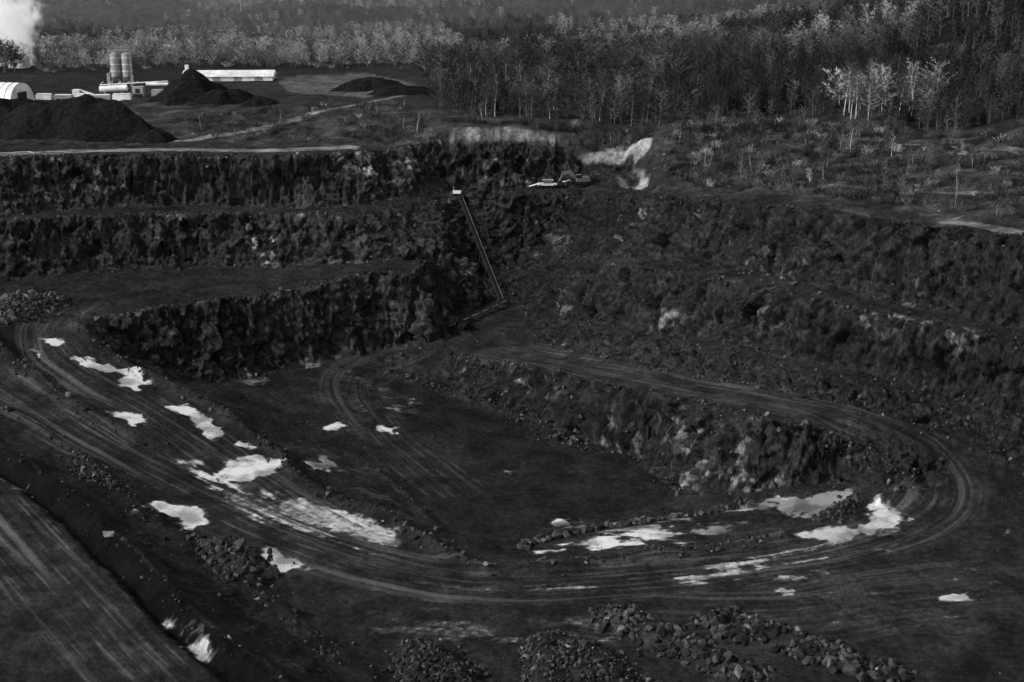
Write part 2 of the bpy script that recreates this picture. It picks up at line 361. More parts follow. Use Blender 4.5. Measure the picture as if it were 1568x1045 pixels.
fine[q]=fbm(x[q]/1.6,y[q]/1.6,o=3,seed=90)*.28
bump2=fbm(x/7,y/7,o=3,seed=91)*.5
pz_+=rough*(fine*(1-.6*np.clip(rk,0,1))+bump2*(.4+.9*so))
pz_+=fbm(x/150,y/90,o=4,seed=92)*ss(600,1000,y)*26
co=np.stack([px_,py_,pz_],1).astype(np.float32)
nr,nc=sh
idx=np.arange(nr*nc,dtype=np.int32).reshape(nr,nc)
quads=np.stack([idx[:-1,:-1],idx[:-1,1:],idx[1:,1:],idx[1:,:-1]],-1).reshape(-1,4)
me=bpy.data.meshes.new("terrain")
me.vertices.add(len(co));me.vertices.foreach_set("co",co.ravel())
me.loops.add(quads.size);me.loops.foreach_set("vertex_index",quads.ravel())
me.polygons.add(len(quads));me.polygons.foreach_set("loop_start",np.arange(0,quads.size,4,dtype=np.int32))
me.polygons.foreach_set("loop_total",np.full(len(quads),4,dtype=np.int32))
me.update(calc_edges=True)
def attr(me,n,a,t='FLOAT'):
    at=me.attributes.new(n,t,'POINT')
    at.data.foreach_set('vector' if t=='FLOAT_VECTOR' else 'value',np.ascontiguousarray(a,dtype=np.float32).ravel())
rock_tone=.010+.026*idv**1.6+.11*ss(.58,.76,idv)*ss(.2,.45,fbm(x/11,y/11,z/6,o=3,seed=95))
rock_tone*=np.where(x>-15,.8,1.2)*(1+.45*big)  # shade put into the colour: right-hand rock darker, left-hand paler
tone=np.clip(tone,.003,.6)
keep=np.clip(1-cp,0,1)
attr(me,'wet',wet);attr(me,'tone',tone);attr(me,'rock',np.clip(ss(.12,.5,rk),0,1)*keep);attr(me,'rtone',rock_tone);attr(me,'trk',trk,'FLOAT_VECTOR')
terr=bpy.data.objects.new("terrain",me);scene.collection.objects.link(terr)
# ------------------------------------------------------------ node helper
class NT:
    def __init__(s,name):
        s.m=bpy.data.materials.new(name);s.m.use_nodes=True;s.t=s.m.node_tree;s.t.nodes.clear()
        s.out=s.n('ShaderNodeOutputMaterial')
    def n(s,ty,**k):
        x=s.t.nodes.new(ty)
        for a,b in k.items(): setattr(x,a,b)
        return x
    def l(s,a,b): s.t.links.new(a,b)
    def set(s,sock,v):
        if isinstance(v,bpy.types.NodeSocket): s.l(v,sock)
        else: sock.default_value=v
    def math(s,op,a,b=0,c=None,clamp=False):
        x=s.n('ShaderNodeMath',operation=op,use_clamp=clamp);s.set(x.inputs[0],a);s.set(x.inputs[1],b)
        if c is not None: s.set(x.inputs[2],c)
        return x.outputs[0]
    def mr(s,v,a,b,c,d):
        x=s.n('ShaderNodeMapRange',interpolation_type='SMOOTHSTEP');s.set(x.inputs[0],v)
        for i,k in enumerate((a,b,c,d)): s.set(x.inputs[i+1],k)
        return x.outputs[0]
    def mixf(s,f,a,b):
        x=s.n('ShaderNodeMix',data_type='FLOAT');s.set(x.inputs[0],f);s.set(x.inputs[2],a);s.set(x.inputs[3],b);return x.outputs[0]
    def attr(s,n):
        return s.n('ShaderNodeAttribute',attribute_name=n)
    def noise(s,vec,sc,det=4,rough=.55):
        x=s.n('ShaderNodeTexNoise');s.l(vec,x.inputs['Vector']);x.inputs['Scale'].default_value=sc;x.inputs['Detail'].default_value=det;x.inputs['Roughness'].default_value=rough
        return x.outputs[0]
    def pos(s): return s.n('ShaderNodeNewGeometry').outputs['Position']
    def bsdf(s,col,rough=.8,spec=.3,metal=0,normal=None):
        x=s.n('ShaderNodeBsdfPrincipled');s.set(x.inputs['Roughness'],rough);s.set(x.inputs['Specular IOR Level'],spec);s.set(x.inputs['Metallic'],metal)
        if isinstance(col,(int,float)): x.inputs['Base Color'].default_value=(col,col,col,1)
        else: s.l(col,x.inputs['Base Color'])
        if normal is not None: s.l(normal,x.inputs['Normal'])
        return x.outputs[0]
    def bump(s,h,st,dist):
        x=s.n('ShaderNodeBump');x.inputs['Strength'].default_value=st;x.inputs['Distance'].default_value=dist;s.l(h,x.inputs['Height']);return x.outputs[0]
t=NT("quarry_ground")
P=t.pos()
n1=t.noise(P,.9,5,.65);n2=t.noise(P,.16,3);n3=t.noise(P,5,2,.7)
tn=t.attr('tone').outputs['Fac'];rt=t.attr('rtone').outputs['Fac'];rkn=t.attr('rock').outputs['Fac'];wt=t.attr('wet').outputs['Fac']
tv=t.attr('trk').outputs['Vector']
sx=t.n('ShaderNodeSeparateXYZ');t.l(tv,sx.inputs[0])
def trkv(a,b):
    cx=t.n('ShaderNodeCombineXYZ');t.l(t.math('MULTIPLY',sx.outputs[0],a),cx.inputs[0]);t.l(t.math('MULTIPLY',sx.outputs[1],b),cx.inputs[1]);return cx.outputs[0]
st=t.noise(trkv(1.1,.035),1.0,5,.6)
st2=t.noise(trkv(.38,.014),1.0,3,.5)
brk=t.mr(n2,.38,.6,.15,1)
stk=t.math('MULTIPLY',t.mr(st,.5,.66,0,1),brk)
stk=t.math('MULTIPLY',t.math('MAXIMUM',t.math('MULTIPLY',stk,.8),t.math('MULTIPLY',t.mr(st2,.52,.66,0,1),t.mr(st,.35,.6,.25,1))),sx.outputs[2])
dst=t.math('MULTIPLY',t.mr(st,.48,.34,0,1),sx.outputs[2])
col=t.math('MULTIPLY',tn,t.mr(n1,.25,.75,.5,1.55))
col=t.math('MULTIPLY',col,t.mr(n2,.3,.7,.6,1.4))
col=t.math('MULTIPLY',col,t.mr(n3,.3,.7,.82,1.18))
col=t.math('MULTIPLY_ADD',stk,.046,col)  # tyre streaks, with their wet sheen also painted in as paler colour
col=t.math('MULTIPLY',col,t.math('SUBTRACT',1,t.math('MULTIPLY',dst,.5)))
vor=t.n('ShaderNodeTexVoronoi');t.l(P,vor.inputs['Vector']);vor.inputs['Scale'].default_value=1.0
vs_=t.n('ShaderNodeSeparateColor');t.l(vor.outputs['Color'],vs_.inputs[0])
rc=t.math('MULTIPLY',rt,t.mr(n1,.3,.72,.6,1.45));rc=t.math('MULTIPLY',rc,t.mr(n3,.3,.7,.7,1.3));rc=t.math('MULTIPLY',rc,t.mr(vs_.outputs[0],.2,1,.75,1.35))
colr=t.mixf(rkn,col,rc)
wf=t.math('ADD',wt,t.math('MULTIPLY',t.math('SUBTRACT',n1,.5),.75))
wf=t.math('ADD',wf,t.math('MULTIPLY',t.math('SUBTRACT',st,.5),t.math('MULTIPLY',sx.outputs[2],1.3)))
wm=t.mr(wf,.38,.78,0,1)
damp=t.mr(wf,.12,.42,0,1)
wm=t.math('MULTIPLY',wm,t.mr(wt,.02,.2,0,1));damp=t.math('MULTIPLY',damp,t.mr(wt,.02,.15,0,1))
colr=t.math('MULTIPLY',colr,t.mixf(damp,1,.8))
cc=t.n('ShaderNodeCombineColor');[t.l(colr,cc.inputs[i]) for i in range(3)]
hb=t.math('ADD',n1,t.math('MULTIPLY',n3,.35))
nb=t.bump(hb,.9,.35)
rgh=t.mixf(damp,t.math('SUBTRACT',.9,t.math('MULTIPLY',stk,.35)),.38)
spc=t.math('MULTIPLY_ADD',t.math('MAXIMUM',damp,stk),.4,.05)
dirt=t.bsdf(cc.outputs[0],rgh,spc,0,nb)
wb=t.bump(t.noise(P,.5,2),.08,.06)
wcol=t.mr(t.noise(P,.2,4),.36,.6,.38,1.0)
cw=t.n('ShaderNodeCombineColor');[t.l(wcol,cw.inputs[i]) for i in range(3)]
water=t.bsdf(cw.outputs[0],.12,.5,.8,wb)
mx=t.n('ShaderNodeMixShader');t.l(wm,mx.inputs[0]);t.l(dirt,mx.inputs[1]);t.l(water,mx.inputs[2]);t.l(mx.outputs[0],t.out.inputs[0])
me.materials.append(t.m)
def simple(name,v,rough=.8,spec=.3,var=.4,scale=.5,metal=0,rand=0.,bump=0):
    t=NT(name);n=t.noise(t.pos(),scale,3,.6)
    c=t.math('MULTIPLY',t.mr(n,.25,.75,1-var,1+var),v)
    if rand:
        o=t.n('ShaderNodeObjectInfo');c=t.math('MULTIPLY',c,t.mr(o.outputs['Random'],0,1,1-rand,1+rand))
    cc=t.n('ShaderNodeCombineColor');[t.l(c,cc.inputs[i]) for i in range(3)]
    nn=t.bump(n,.6,bump) if bump else None
    t.l(t.bsdf(cc.outputs[0],rough,spec,metal,nn),t.out.inputs[0]);return t.m
M_rock=simple("blasted_stone",.028,.8,.15,.5,1.3,rand=.8,bump=.2)
M_rockL=simple("pale_stone",.10,.8,.2,.5,1.3,rand=.5,bump=.2)
M_gravel=simple("black_gravel",.008,.95,.03,.5,.8,bump=.3)
M_white=simple("white_painted_metal",.6,.5,.4,.25,.25)
M_grey=simple("galvanised_steel",.2,.5,.5,.35,.5)
M_mach=simple("painted_machine_steel",.11,.5,.3,.4,.8)
M_dark=simple("dark_steel",.018,.7,.2,.4,.8)
M_rub=simple("rubber",.01,.9,.1,.3,1)
M_roof=simple("roof_shingle",.06,.8,.2,.3,.6)
M_glass=simple("window_glass",.02,.15,.6,.1,1)
M_conc=simple("concrete",.3,.8,.2,.2,.4)
M_twP=simple("pale_twigs",.25,.9,.05,.3,.03,rand=.55)
M_twM=simple("grey_twigs",.07,.9,.05,.3,.03,rand=.55)
M_twD=simple("dark_twigs",.022,.9,.05,.3,.03,rand=.6)
M_barkW=simple("birch_bark",.34,.8,.2,.3,1.5,rand=.3)
M_barkG=simple("grey_bark",.06,.9,.1,.4,1,rand=.5)
M_ever=simple("evergreen_needles",.011,.9,.05,.4,.6,rand=.4)
# ------------------------------------------------------------ mesh builder
class B:
    def __init__(s): s.v=[];s.f=[];s.mi=[];s.mats=[]
    def mat(s,m):
        if m not in s.mats: s.mats.append(m)
        return s.mats.index(m)
    def raw(s,v,f,m):
        o=len(s.v);s.v+= [tuple(a) for a in v];s.f+= [tuple(i+o for i in q) for q in f];s.mi+= [s.mat(m)]*len(f)
    def box(s,c,d,m,rz=0):
        ca,sa=math.cos(rz),math.sin(rz);v=[]
        for sx,sy,sz in((-1,-1,-1),(1,-1,-1),(1,1,-1),(-1,1,-1),(-1,-1,1),(1,-1,1),(1,1,1),(-1,1,1)):
            X,Y=sx*d[0]/2,sy*d[1]/2
            v.append((c[0]+X*ca-Y*sa,c[1]+X*sa+Y*ca,c[2]+sz*d[2]/2))
        s.raw(v,[(0,3,2,1),(4,5,6,7),(0,1,5,4),(1,2,6,5),(2,3,7,6),(3,0,4,7)],m)
    def tube(s,p0,p1,r0,r1,m,n=6,caps=True):
        p0=Vector(p0);p1=Vector(p1);d=(p1-p0)
        if d.length<1e-6:return
        q=d.to_track_quat('Z','Y');v=[]
        for p,r in((p0,r0),(p1,r1)):
            for i in range(n):
                a=2*math.pi*i/n;v.append(p+q@Vector((math.cos(a)*r,math.sin(a)*r,0)))
        f=[(i,(i+1)%n,n+(i+1)%n,n+i) for i in range(n)]
        if caps: f+= [tuple(range(n-1,-1,-1)),tuple(range(n,2*n))]
        s.raw(v,f,m)
    def beam(s,p0,p1,w,m): s.tube(p0,p1,w*.7,w*.7,m,4)
    def sliver(s,p,d,l,w,m):
        d=d.normalized();sd=d.cross(Vector((random.gauss(0,1),random.gauss(0,1),random.gauss(0,1))))
        if sd.length<1e-4: return
        sd.normalize();e=p+d*l
        s.raw([p-sd*w,p+sd*w,e],[(0,1,2)],m)
    def mesh(s,name):
        me=bpy.data.meshes.new(name);me.from_pydata(s.v,[],s.f)
        for m in s.mats: me.materials.append(m)
        me.polygons.foreach_set('material_index',s.mi);me.update();return me
    def obj(s,name,loc=(0,0,0),rz=0,coll=None):
        o=bpy.data.objects.new(name,s.mesh(name));o.location=loc;o.rotation_euler=(0,0,rz)
        (coll or scene.collection).objects.link(o);return o
def rv(): return Vector((random.gauss(0,1),random.gauss(0,1),random.gauss(0,1)))
def tree(h,seed,bark,twig,start=.35,spread=.32,nl=16,ntw=7,tw=.05,lean=.03,upright=.9):
    random.seed(seed);b=B()
    p=Vector((0,0,-.3));d=Vector((random.gauss(0,lean),random.gauss(0,lean),1));r=h*.009+.03
    pts=[p.copy()];n=6
    for i in range(n):
        d=(d+Vector((random.gauss(0,.05),random.gauss(0,.05),.05))).normalized();p=p+d*(h/n);pts.append(p.copy())
    for i in range(n): b.tube(pts[i],pts[i+1],r*(1-i/n)+.02,r*(1-(i+1)/n)+.02,bark,4,False)
    for k in range(nl):
        t=start+(1-start)*(k+random.random()*.7)/nl; t=min(t,.98)
        s=t*n;i=min(int(s),n-1);q=pts[i].lerp(pts[i+1],s-i)
        a=k*2.4+random.random();l=h*spread*(1.15-.75*abs((t-start)/(1-start)-.25))*random.uniform(.6,1.15)
        dd=Vector((math.cos(a),math.sin(a),upright*random.uniform(.6,1.3))).normalized();w=r*(1-t)*.6+.02
        for j in range(3):
            e=q+dd*l/3;b.tube(q,e,w,w*.65,bark if j==0 else twig,3,False);w*=.65
            for _ in range(2):
                d2=(dd+rv()*.45).normalized();d2.z=abs(d2.z)*.6+.15;l2=l*random.uniform(.2,.42);e2=q.lerp(e,random.random())
                b.sliver(e2,d2,l2,w*.6+.015,twig)
                for __ in range(ntw):
                    o=e2+d2*l2*random.uniform(.1,1);b.sliver(o,d2*.8+rv()*.5+Vector((0,0,.25)),random.uniform(.5,1.4)*h/13,tw,twig)
            dd=(dd+rv()*.18+Vector((0,0,.12))).normalized();q=e
    return b
def conifer(h,seed):
    random.seed(seed);b=B();b.tube((0,0,-.3),(0,0,h),h*.014,.03,M_barkG,5,False)
    for k in range(26):
        t=.12+.88*k/26;R=(1-t)**.8*h*.2*random.uniform(.75,1.2)+.15;zz=h*t
        for j in range(9):
            a=j*.7+k*1.3+random.random()*.5;R2=R*random.uniform(.6,1.2)
            u=Vector((math.cos(a),math.sin(a),-.25+.3*random.random()));o=Vector((0,0,zz+random.uniform(-.2,.2)));sd=Vector((-math.sin(a),math.cos(a),0))
            e=o+u*R2;w=R2*.28
            b.raw([o,o+u*R2*.55+sd*w,e,o+u*R2*.55-sd*w],[(0,1,2,3)],M_ever)
            for _ in range(3):
                b.sliver(o+u*R2*random.uniform(.4,1),u+rv()*.5,R2*.35+.2,.1,M_ever)
    return b
def shrub(h,seed,twig):
    random.seed(seed);b=B()
    for i in range(13):
        d=Vector((random.gauss(0,.5),random.gauss(0,.5),1)).normalized();l=h*random.uniform(.5,1)
        o=Vector((random.gauss(0,.6),random.gauss(0,.6),-.1));b.tube(o,o+d*l,.04,.015,twig,3,False)
        for _ in range(10): b.sliver(o+d*l*random.uniform(.2,1),d+rv()*.6,random.uniform(.4,1.1),.045,twig)
    return b
CT=bpy.data.collections.new("tree_variants")
spec=[]
def addv(b,nm):
    o=b.obj("v%02d_%s"%(len(spec),nm),coll=CT);spec.append(nm)
for i in range(3): addv(tree(13,i+1,M_barkG,M_twP,.2,.34,13,5,.055),'pale_tree')       #0-2
for i in range(3): addv(tree(13,i+11,M_barkG,M_twM,.2,.34,13,5,.055),'grey_tree')      #3-5
for i in range(2): addv(tree(13,i+21,M_barkG,M_twD,.2,.36,13,6,.06),'dark_tree')       #6-7
for i in range(2): addv(tree(14,i+31,M_barkW,M_twM,.35,.22,13,5,.04,upright=1.6),'birch') #8-9
for i in range(2): addv(conifer(13,i+41),'conifer')  #10-11
addv(shrub(3,51,M_twD),'dark_shrub');addv(shrub(3,52,M_twM),'grey_shrub');addv(shrub(3,53,M_twP),'pale_shrub') #12-14
CR=bpy.data.collections.new("stone_variants")
for i in range(7):
    random.seed(100+i);bm=bmesh.new()
    sx_=(random.uniform(.8,1.25),random.uniform(.7,1.1),random.uniform(.55,.9))
    for k in range(13):
        v=rv().normalized()*random.uniform(.75,1.05);bm.verts.new((v.x*sx_[0],v.y*sx_[1],v.z*sx_[2]))
    r_=bmesh.ops.convex_hull(bm,input=bm.verts)
    bmesh.ops.delete(bm,geom=[g_ for g_ in r_['geom_interior'] if isinstance(g_,bmesh.types.BMVert)],context='VERTS')
    m_=bpy.data.meshes.new("stone");bm.to_mesh(m_);bm.free();m_.materials.append(M_rockL if i==6 else M_rock)
    CR.objects.link(bpy.data.objects.new("s%02d_stone"%i,m_))
def scatter(name,pts,rot,scl,idx,coll):
    me=bpy.data.meshes.new(name);me.vertices.add(len(pts));me.vertices.foreach_set('co',np.asarray(pts,dtype=np.float32).ravel())
    attr(me,'rot',rot,'FLOAT_VECTOR');attr(me,'scl',scl,'FLOAT_VECTOR')
    a=me.attributes.new('idx','INT','POINT');a.data.foreach_set('value',np.asarray(idx,dtype=np.int32))
    o=bpy.data.objects.new(name,me);scene.collection.objects.link(o)
    g=bpy.data.node_groups.new(name,'GeometryNodeTree')
    g.interface.new_socket('Geometry',in_out='INPUT',socket_type='NodeSocketGeometry');g.interface.new_socket('Geometry',in_out='OUTPUT',socket_type='NodeSocketGeometry')
    gi=g.nodes.new('NodeGroupInput');go=g.nodes.new('NodeGroupOutput');ip=g.nodes.new('GeometryNodeInstanceOnPoints');ci=g.nodes.new('GeometryNodeCollectionInfo')
    ci.inputs['Collection'].default_value=coll;ci.inputs['Separate Children'].default_value=True;ci.inputs['Reset Children'].default_value=True
    g.links.new(gi.outputs[0],ip.inputs['Points']);g.links.new(ci.outputs[0],ip.inputs['Instance']);ip.inputs['Pick Instance'].default_value=True
    for n_,ty,so_ in(('rot','FLOAT_VECTOR','Rotation'),('scl','FLOAT_VECTOR','Scale'),('idx','INT','Instance Index')):
        na=g.nodes.new('GeometryNodeInputNamedAttribute');na.data_type=ty;na.inputs['Name'].default_value=n_
        g.links.new([q for q in na.outputs if q.enabled and q.name=='Attribute'][0],ip.inputs[so_])
    g.links.new(ip.outputs[0],go.inputs[0])
    md=o.modifiers.new('inst','NODES');md.node_group=g;return o
ZG=pz_.reshape(sh)
def HS(x,y):
    x=np.asarray(x,float);y=np.asarray(y,float)
    j=np.clip(np.searchsorted(Yr,y),1,nr-1);u=x/(.44*Yr[j]+22);i=np.clip(np.searchsorted(us,u),1,nc-1)
    return ZG[j,i]
# ------------------------------------------------------------ forest
edge=SP([(-60,112),(130,112),(290,104),(420,106),(520,106),(640,106),(662,125),(665,165),(720,180),(830,186),(950,198),(1010,196),(1060,182),(1200,178),(1330,188),(1500,203),(1568,205)])
FP=np.vstack([[(-2500,edge[0][1])],edge,[(400,edge[-1][1]-5),(2500,edge[-1][1]),(4000,6000),(-4000,6000)]])
n=24000;n2_=18000
fy=np.concatenate([np.exp(rng.uniform(math.log(370),math.log(1500),n)),rng.uniform(850,2900,n2_)]);fx=rng.uniform(-1,1,n+n2_)*(.42*fy+25)
gap=fbm(fx/70,fy/50,o=3,seed=210)
m=inpoly(fx,fy,FP)&~((fy>680)&(gap>.36)&(rng.random(n+n2_)<.7));fx=fx[m];fy=fy[m]
PAL=SP([(60,112),(640,107),(720,92),(700,70),(560,62),(300,64),(0,88)])  # sunlit valley trees: pale variants carry the sunlight in their colour
PAL2=SP([(1270,155),(1440,160),(1430,190),(1280,186)])
PAL3=[SP([(1130,75),(1250,55),(1400,18),(1440,30),(1320,72),(1150,92)]),SP([(840,60),(1100,50),(1110,78),(860,88)]),SP([(560,70),(650,62),(700,75),(640,100),(560,100)])]  # sunlit tree tops: the light is painted by choosing pale variants
STD=SP([(665,165),(720,180),(830,186),(950,198),(1010,196),(1040,150),(900,120),(720,115)])
RH=SP([(1040,190),(1330,188),(1568,205),(1700,150),(1568,20),(1420,60),(1250,110),(1040,120)])  # shaded right hillside: dark variants carry the shade in their colour
fn=fbm(fx/130,fy/60,o=3,seed=200);rr=rng.random(len(fx))
idx=np.where(rr<.55,rng.integers(3,6,len(fx)),rng.integers(6,8,len(fx)))
far=fy>620
idx=np.where(far&(fn>.15)&(rr<.5),rng.integers(0,3,len(fx)),idx)
idx=np.where(far&(fn<-.05),rng.integers(6,8,len(fx)),idx)
idx=np.where((fy>950)&(rr<.18),rng.integers(0,3,len(fx)),idx)  # distance haze imitated by mixing in pale trees
inP=inpoly(fx,fy,PAL);idx=np.where(inP,np.where(rr<.55,rng.integers(0,3,len(fx)),rng.integers(3,6,len(fx))),idx)
for q_ in PAL3:
    i3=inpoly(fx,fy,q_);idx=np.where(i3,np.where(rr<.8,rng.integers(0,3,len(fx)),idx),idx);inP=inP|i3
inS=inpoly(fx,fy,STD);idx=np.where(inS,np.where(rr<.7,rng.integers(6,8,len(fx)),np.where(rr<.96,rng.integers(3,6,len(fx)),8)),idx)
inR=inpoly(fx,fy,RH);idx=np.where(inR,np.where(rr<.78,rng.integers(6,8,len(fx)),np.where(rr<.96,rng.integers(3,6,len(fx)),10)),idx)
in2=inpoly(fx,fy,PAL2);idx=np.where(in2,np.where(rr<.45,rng.integers(8,10,len(fx)),rng.integers(0,6,len(fx))),idx)
con=rng.random(len(fx))<.035;idx=np.where(con&~inP&~in2,rng.integers(10,12,len(fx)),idx)
shr=rng.random(len(fx))<.2;idx=np.where(shr,np.where(inP,14,np.where(inR|inS,12,13)),idx)
sc=rng.uniform(.5,1.0,len(fx))*(1-.42*ss(560,850,fy))
sc=np.where(inR&~in2,sc*.66,sc);sc=np.where((fy<640)&inP,sc*.75,sc);sc=np.where((idx==10)|(idx==11),sc*.85,sc);sc=np.where(inS,sc*.8,sc)
sc3=np.stack([sc*rng.uniform(1.0,1.6,len(fx)),sc*rng.uniform(1.,1.6,len(fx)),sc],1)
rot=np.stack([rng.normal(0,.03,len(fx)),rng.normal(0,.03,len(fx)),rng.uniform(0,6.28,len(fx))],1)
scatter("distant_forest",np.stack([fx,fy,HS(fx,fy)-.1],1),rot,sc3,idx,CT)
def scat_poly(poly,n):
    P=SP(poly);x=rng.uniform(P[:,0].min(),P[:,0].max(),n*3);y=rng.uniform(P[:,1].min(),P[:,1].max(),n*3);m=inpoly(x,y,P);return x[m][:n],y[m][:n]
sx1,sy1=scat_poly([(1000,270),(1020,205),(1060,190),(1300,188),(1568,205),(1650,300),(1568,335),(1430,325),(1250,300),(1130,290),(1050,285)],4600)
sx2,sy2=scat_poly([(660,195),(960,205),(1000,205),(980,215),(860,205)],250)
sx3,sy3=scat_poly([(200,205),(330,175),(600,158),(680,185),(640,215),(400,218)],600)
gxs=np.concatenate([sx1,sx2,sx3]);gys=np.concatenate([sy1,sy2,sy3])
cl=fbm(gxs/14,gys/10,o=3,seed=400);kk=rng.random(len(gxs))<ss(-.35,.35,cl)+.15;gxs=gxs[kk];gys=gys[kk];k=len(gxs)
id3=rng.choice([12,13,14,4,8],k,p=[.47,.42,.06,.04,.01]);s3=np.where(id3<12,rng.uniform(.15,.4,k),rng.uniform(.2,.8,k))
scatter("scrub_brush",np.stack([gxs,gys,HS(gxs,gys)],1),np.stack([0*gxs,0*gxs,rng.uniform(0,6.28,k)],1),np.stack([s3*1.2,s3*1.2,s3],1),id3,CT)
def put(px,py):
    x,y=S(px,py);return (x,y,float(HS(x,y)))
for i,(px,py,h) in enumerate([(776,160,13),(802,150,11),(838,168,11),(935,182,12),(960,178,11),(728,162,8),(905,172,10),(1240,285,4.5),(1302,235,6.5),(1365,240,5),(1150,262,4.5),(1390,160,12),(1330,158,11)]):
    random.seed(i);tree(h,300+i,M_barkW,M_twP if i%2 else M_twM,.3,.26,12,5,.03,lean=.09,upright=1.3).obj("birch_tree",put(px,py))
for i,(px,py,h) in enumerate([(905,160,17),(1168,178,14),(1225,120,13),(1405,140,17),(1478,130,16),(1020,150,14)]):
    conifer(h,400+i).obj("pine_tree",put(px,py),i)
# ------------------------------------------------------------ stones
xs=[];ys=[];ss_=[]
for P,h,w,dn in BERMW:
    seg=np.hypot(*(P[1:]-P[:-1]).T);Lt=seg.sum();n=int(Lt*dn)
    u=rng.uniform(0,Lt,n);cs=np.concatenate([[0],np.cumsum(seg)]);i=np.clip(np.searchsorted(cs,u)-1,0,len(seg)-1);f=(u-cs[i])/seg[i]
    q=P[i]*(1-f[:,None])+P[i+1]*f[:,None]
    xs.append(q[:,0]+rng.normal(0,w*.8,n));ys.append(q[:,1]+rng.normal(0,w*.8,n));ss_.append(np.exp(rng.normal(-1.35,.5,n)))
for P,h,rs in PILEW:
    A=(P[:,0].max()-P[:,0].min())*(P[:,1].max()-P[:,1].min());n=int(A*2.2/rs)
    x_=rng.uniform(P[:,0].min()-1,P[:,0].max()+1,n);y_=rng.uniform(P[:,1].min()-1,P[:,1].max()+1,n)
    sd=sdpoly(x_,y_,P);m=sd>rng.exponential(.5,n)*-1.2
    xs.append(x_[m]);ys.append(y_[m]);ss_.append(rs*np.exp(rng.normal(-.75,.38,m.sum())))
q=smoothline(SP([(800,838),(835,828),(900,815),(980,800),(1060,790),(1150,772)]),2)
u=np.linspace(0,len(q)-1.01,26);i=u.astype(int);f=(u-i)[:,None];qq=q[i]*(1-f)+q[i+1]*f
for _ in range(4): xs.append(qq[:,0]+rng.normal(0,.6,26));ys.append(qq[:,1]+rng.normal(0,.5,26));ss_.append(rng.uniform(.6,1.3,26))
tal=N.blur(10,rockR.copy());n=150000
x_=rng.uniform(-170,200,n);y_=rng.uniform(185,412,n);a=N.get(x_,y_,tal);b_=N.get(x_,y_,rockR)
m=(rng.random(n)<np.clip(a*1.4,0,1)*(1-.85*b_)*.45)&(N.get(x_,y_,soilR)<.3);xs.append(x_[m]);ys.append(y_[m]);ss_.append(np.exp(rng.normal(-1.45,.5,m.sum())))
n=2500;x_=rng.uniform(-150,170,n);y_=rng.uniform(170,360,n);xs.append(x_);ys.append(y_);ss_.append(np.exp(rng.normal(-2.1,.4,n)))
xs=np.concatenate(xs);ys=np.concatenate(ys);sz=np.clip(np.concatenate(ss_),.08,1.9);k=len(xs)
ri=rng.integers(0,6,k);ri=np.where(rng.random(k)<.05,6,ri)
scatter("rock_rubble",np.stack([xs,ys,HS(xs,ys)+sz*.15],1),rng.uniform(0,6.28,(k,3)),np.stack([sz]*3,1),ri,CR)
# ------------------------------------------------------------ gravel stockpiles
def pile(px,py,rx,ry,h,flat=1.0,seed=0,mat=M_gravel):
    x0,y0=S(px,py);y0+=ry*.8
    n=60;g_=np.linspace(-1.3,1.3,n);GX_,GY_=np.meshgrid(g_,g_)
    ang=np.arctan2(GY_,GX_);rr_=np.hypot(GX_,GY_)*(1+.12*np.sin(ang*3+seed)+.07*np.sin(ang*7+seed*2)+.08*np.sin(ang*2-seed))
    q_=np.clip(1-rr_,-.2,1);zz=(flat*np.tanh(q_/flat*1.1))/(flat*np.tanh(1.1/flat))*h
    X_=x0+GX_*rx;Y_=y0+GY_*ry
    zz=zz*(1+.28*fbm(X_/6,Y_/6,o=2,seed=seed+5))+fbm(X_/3,Y_/3,o=3,seed=seed)*.07*h+fbm(X_/.9,Y_/.9,o=2,seed=seed)*.15
    Z=float(H(x0,y0))+zz
    v=np.stack([X_-x0,Y_-y0,Z],-1).reshape(-1,3)
    f=[(j*n+i,j*n+i+1,(j+1)*n+i+1,(j+1)*n+i) for j in range(n-1) for i in range(n-1) if rr_[j,i]<1.12]
    b=B();b.raw(v.tolist(),f,mat);b.obj("gravel_pile",(x0,y0,0))
pile(105,214,24,14,10,.5,1);pile(-20,205,20,14,9,.6,9);pile(228,220,7,6,4.2,.8,2);pile(287,158,15,12,10,1,3);pile(335,160,13,9,5,.8,4);pile(395,163,7,6,3.4,1,5);pile(565,140,14,10,5.5,.9,6);pile(692,118,10,8,6,1,7);pile(745,112,14,8,4,.7,8);pile(612,146,12,8,3,.7,10)
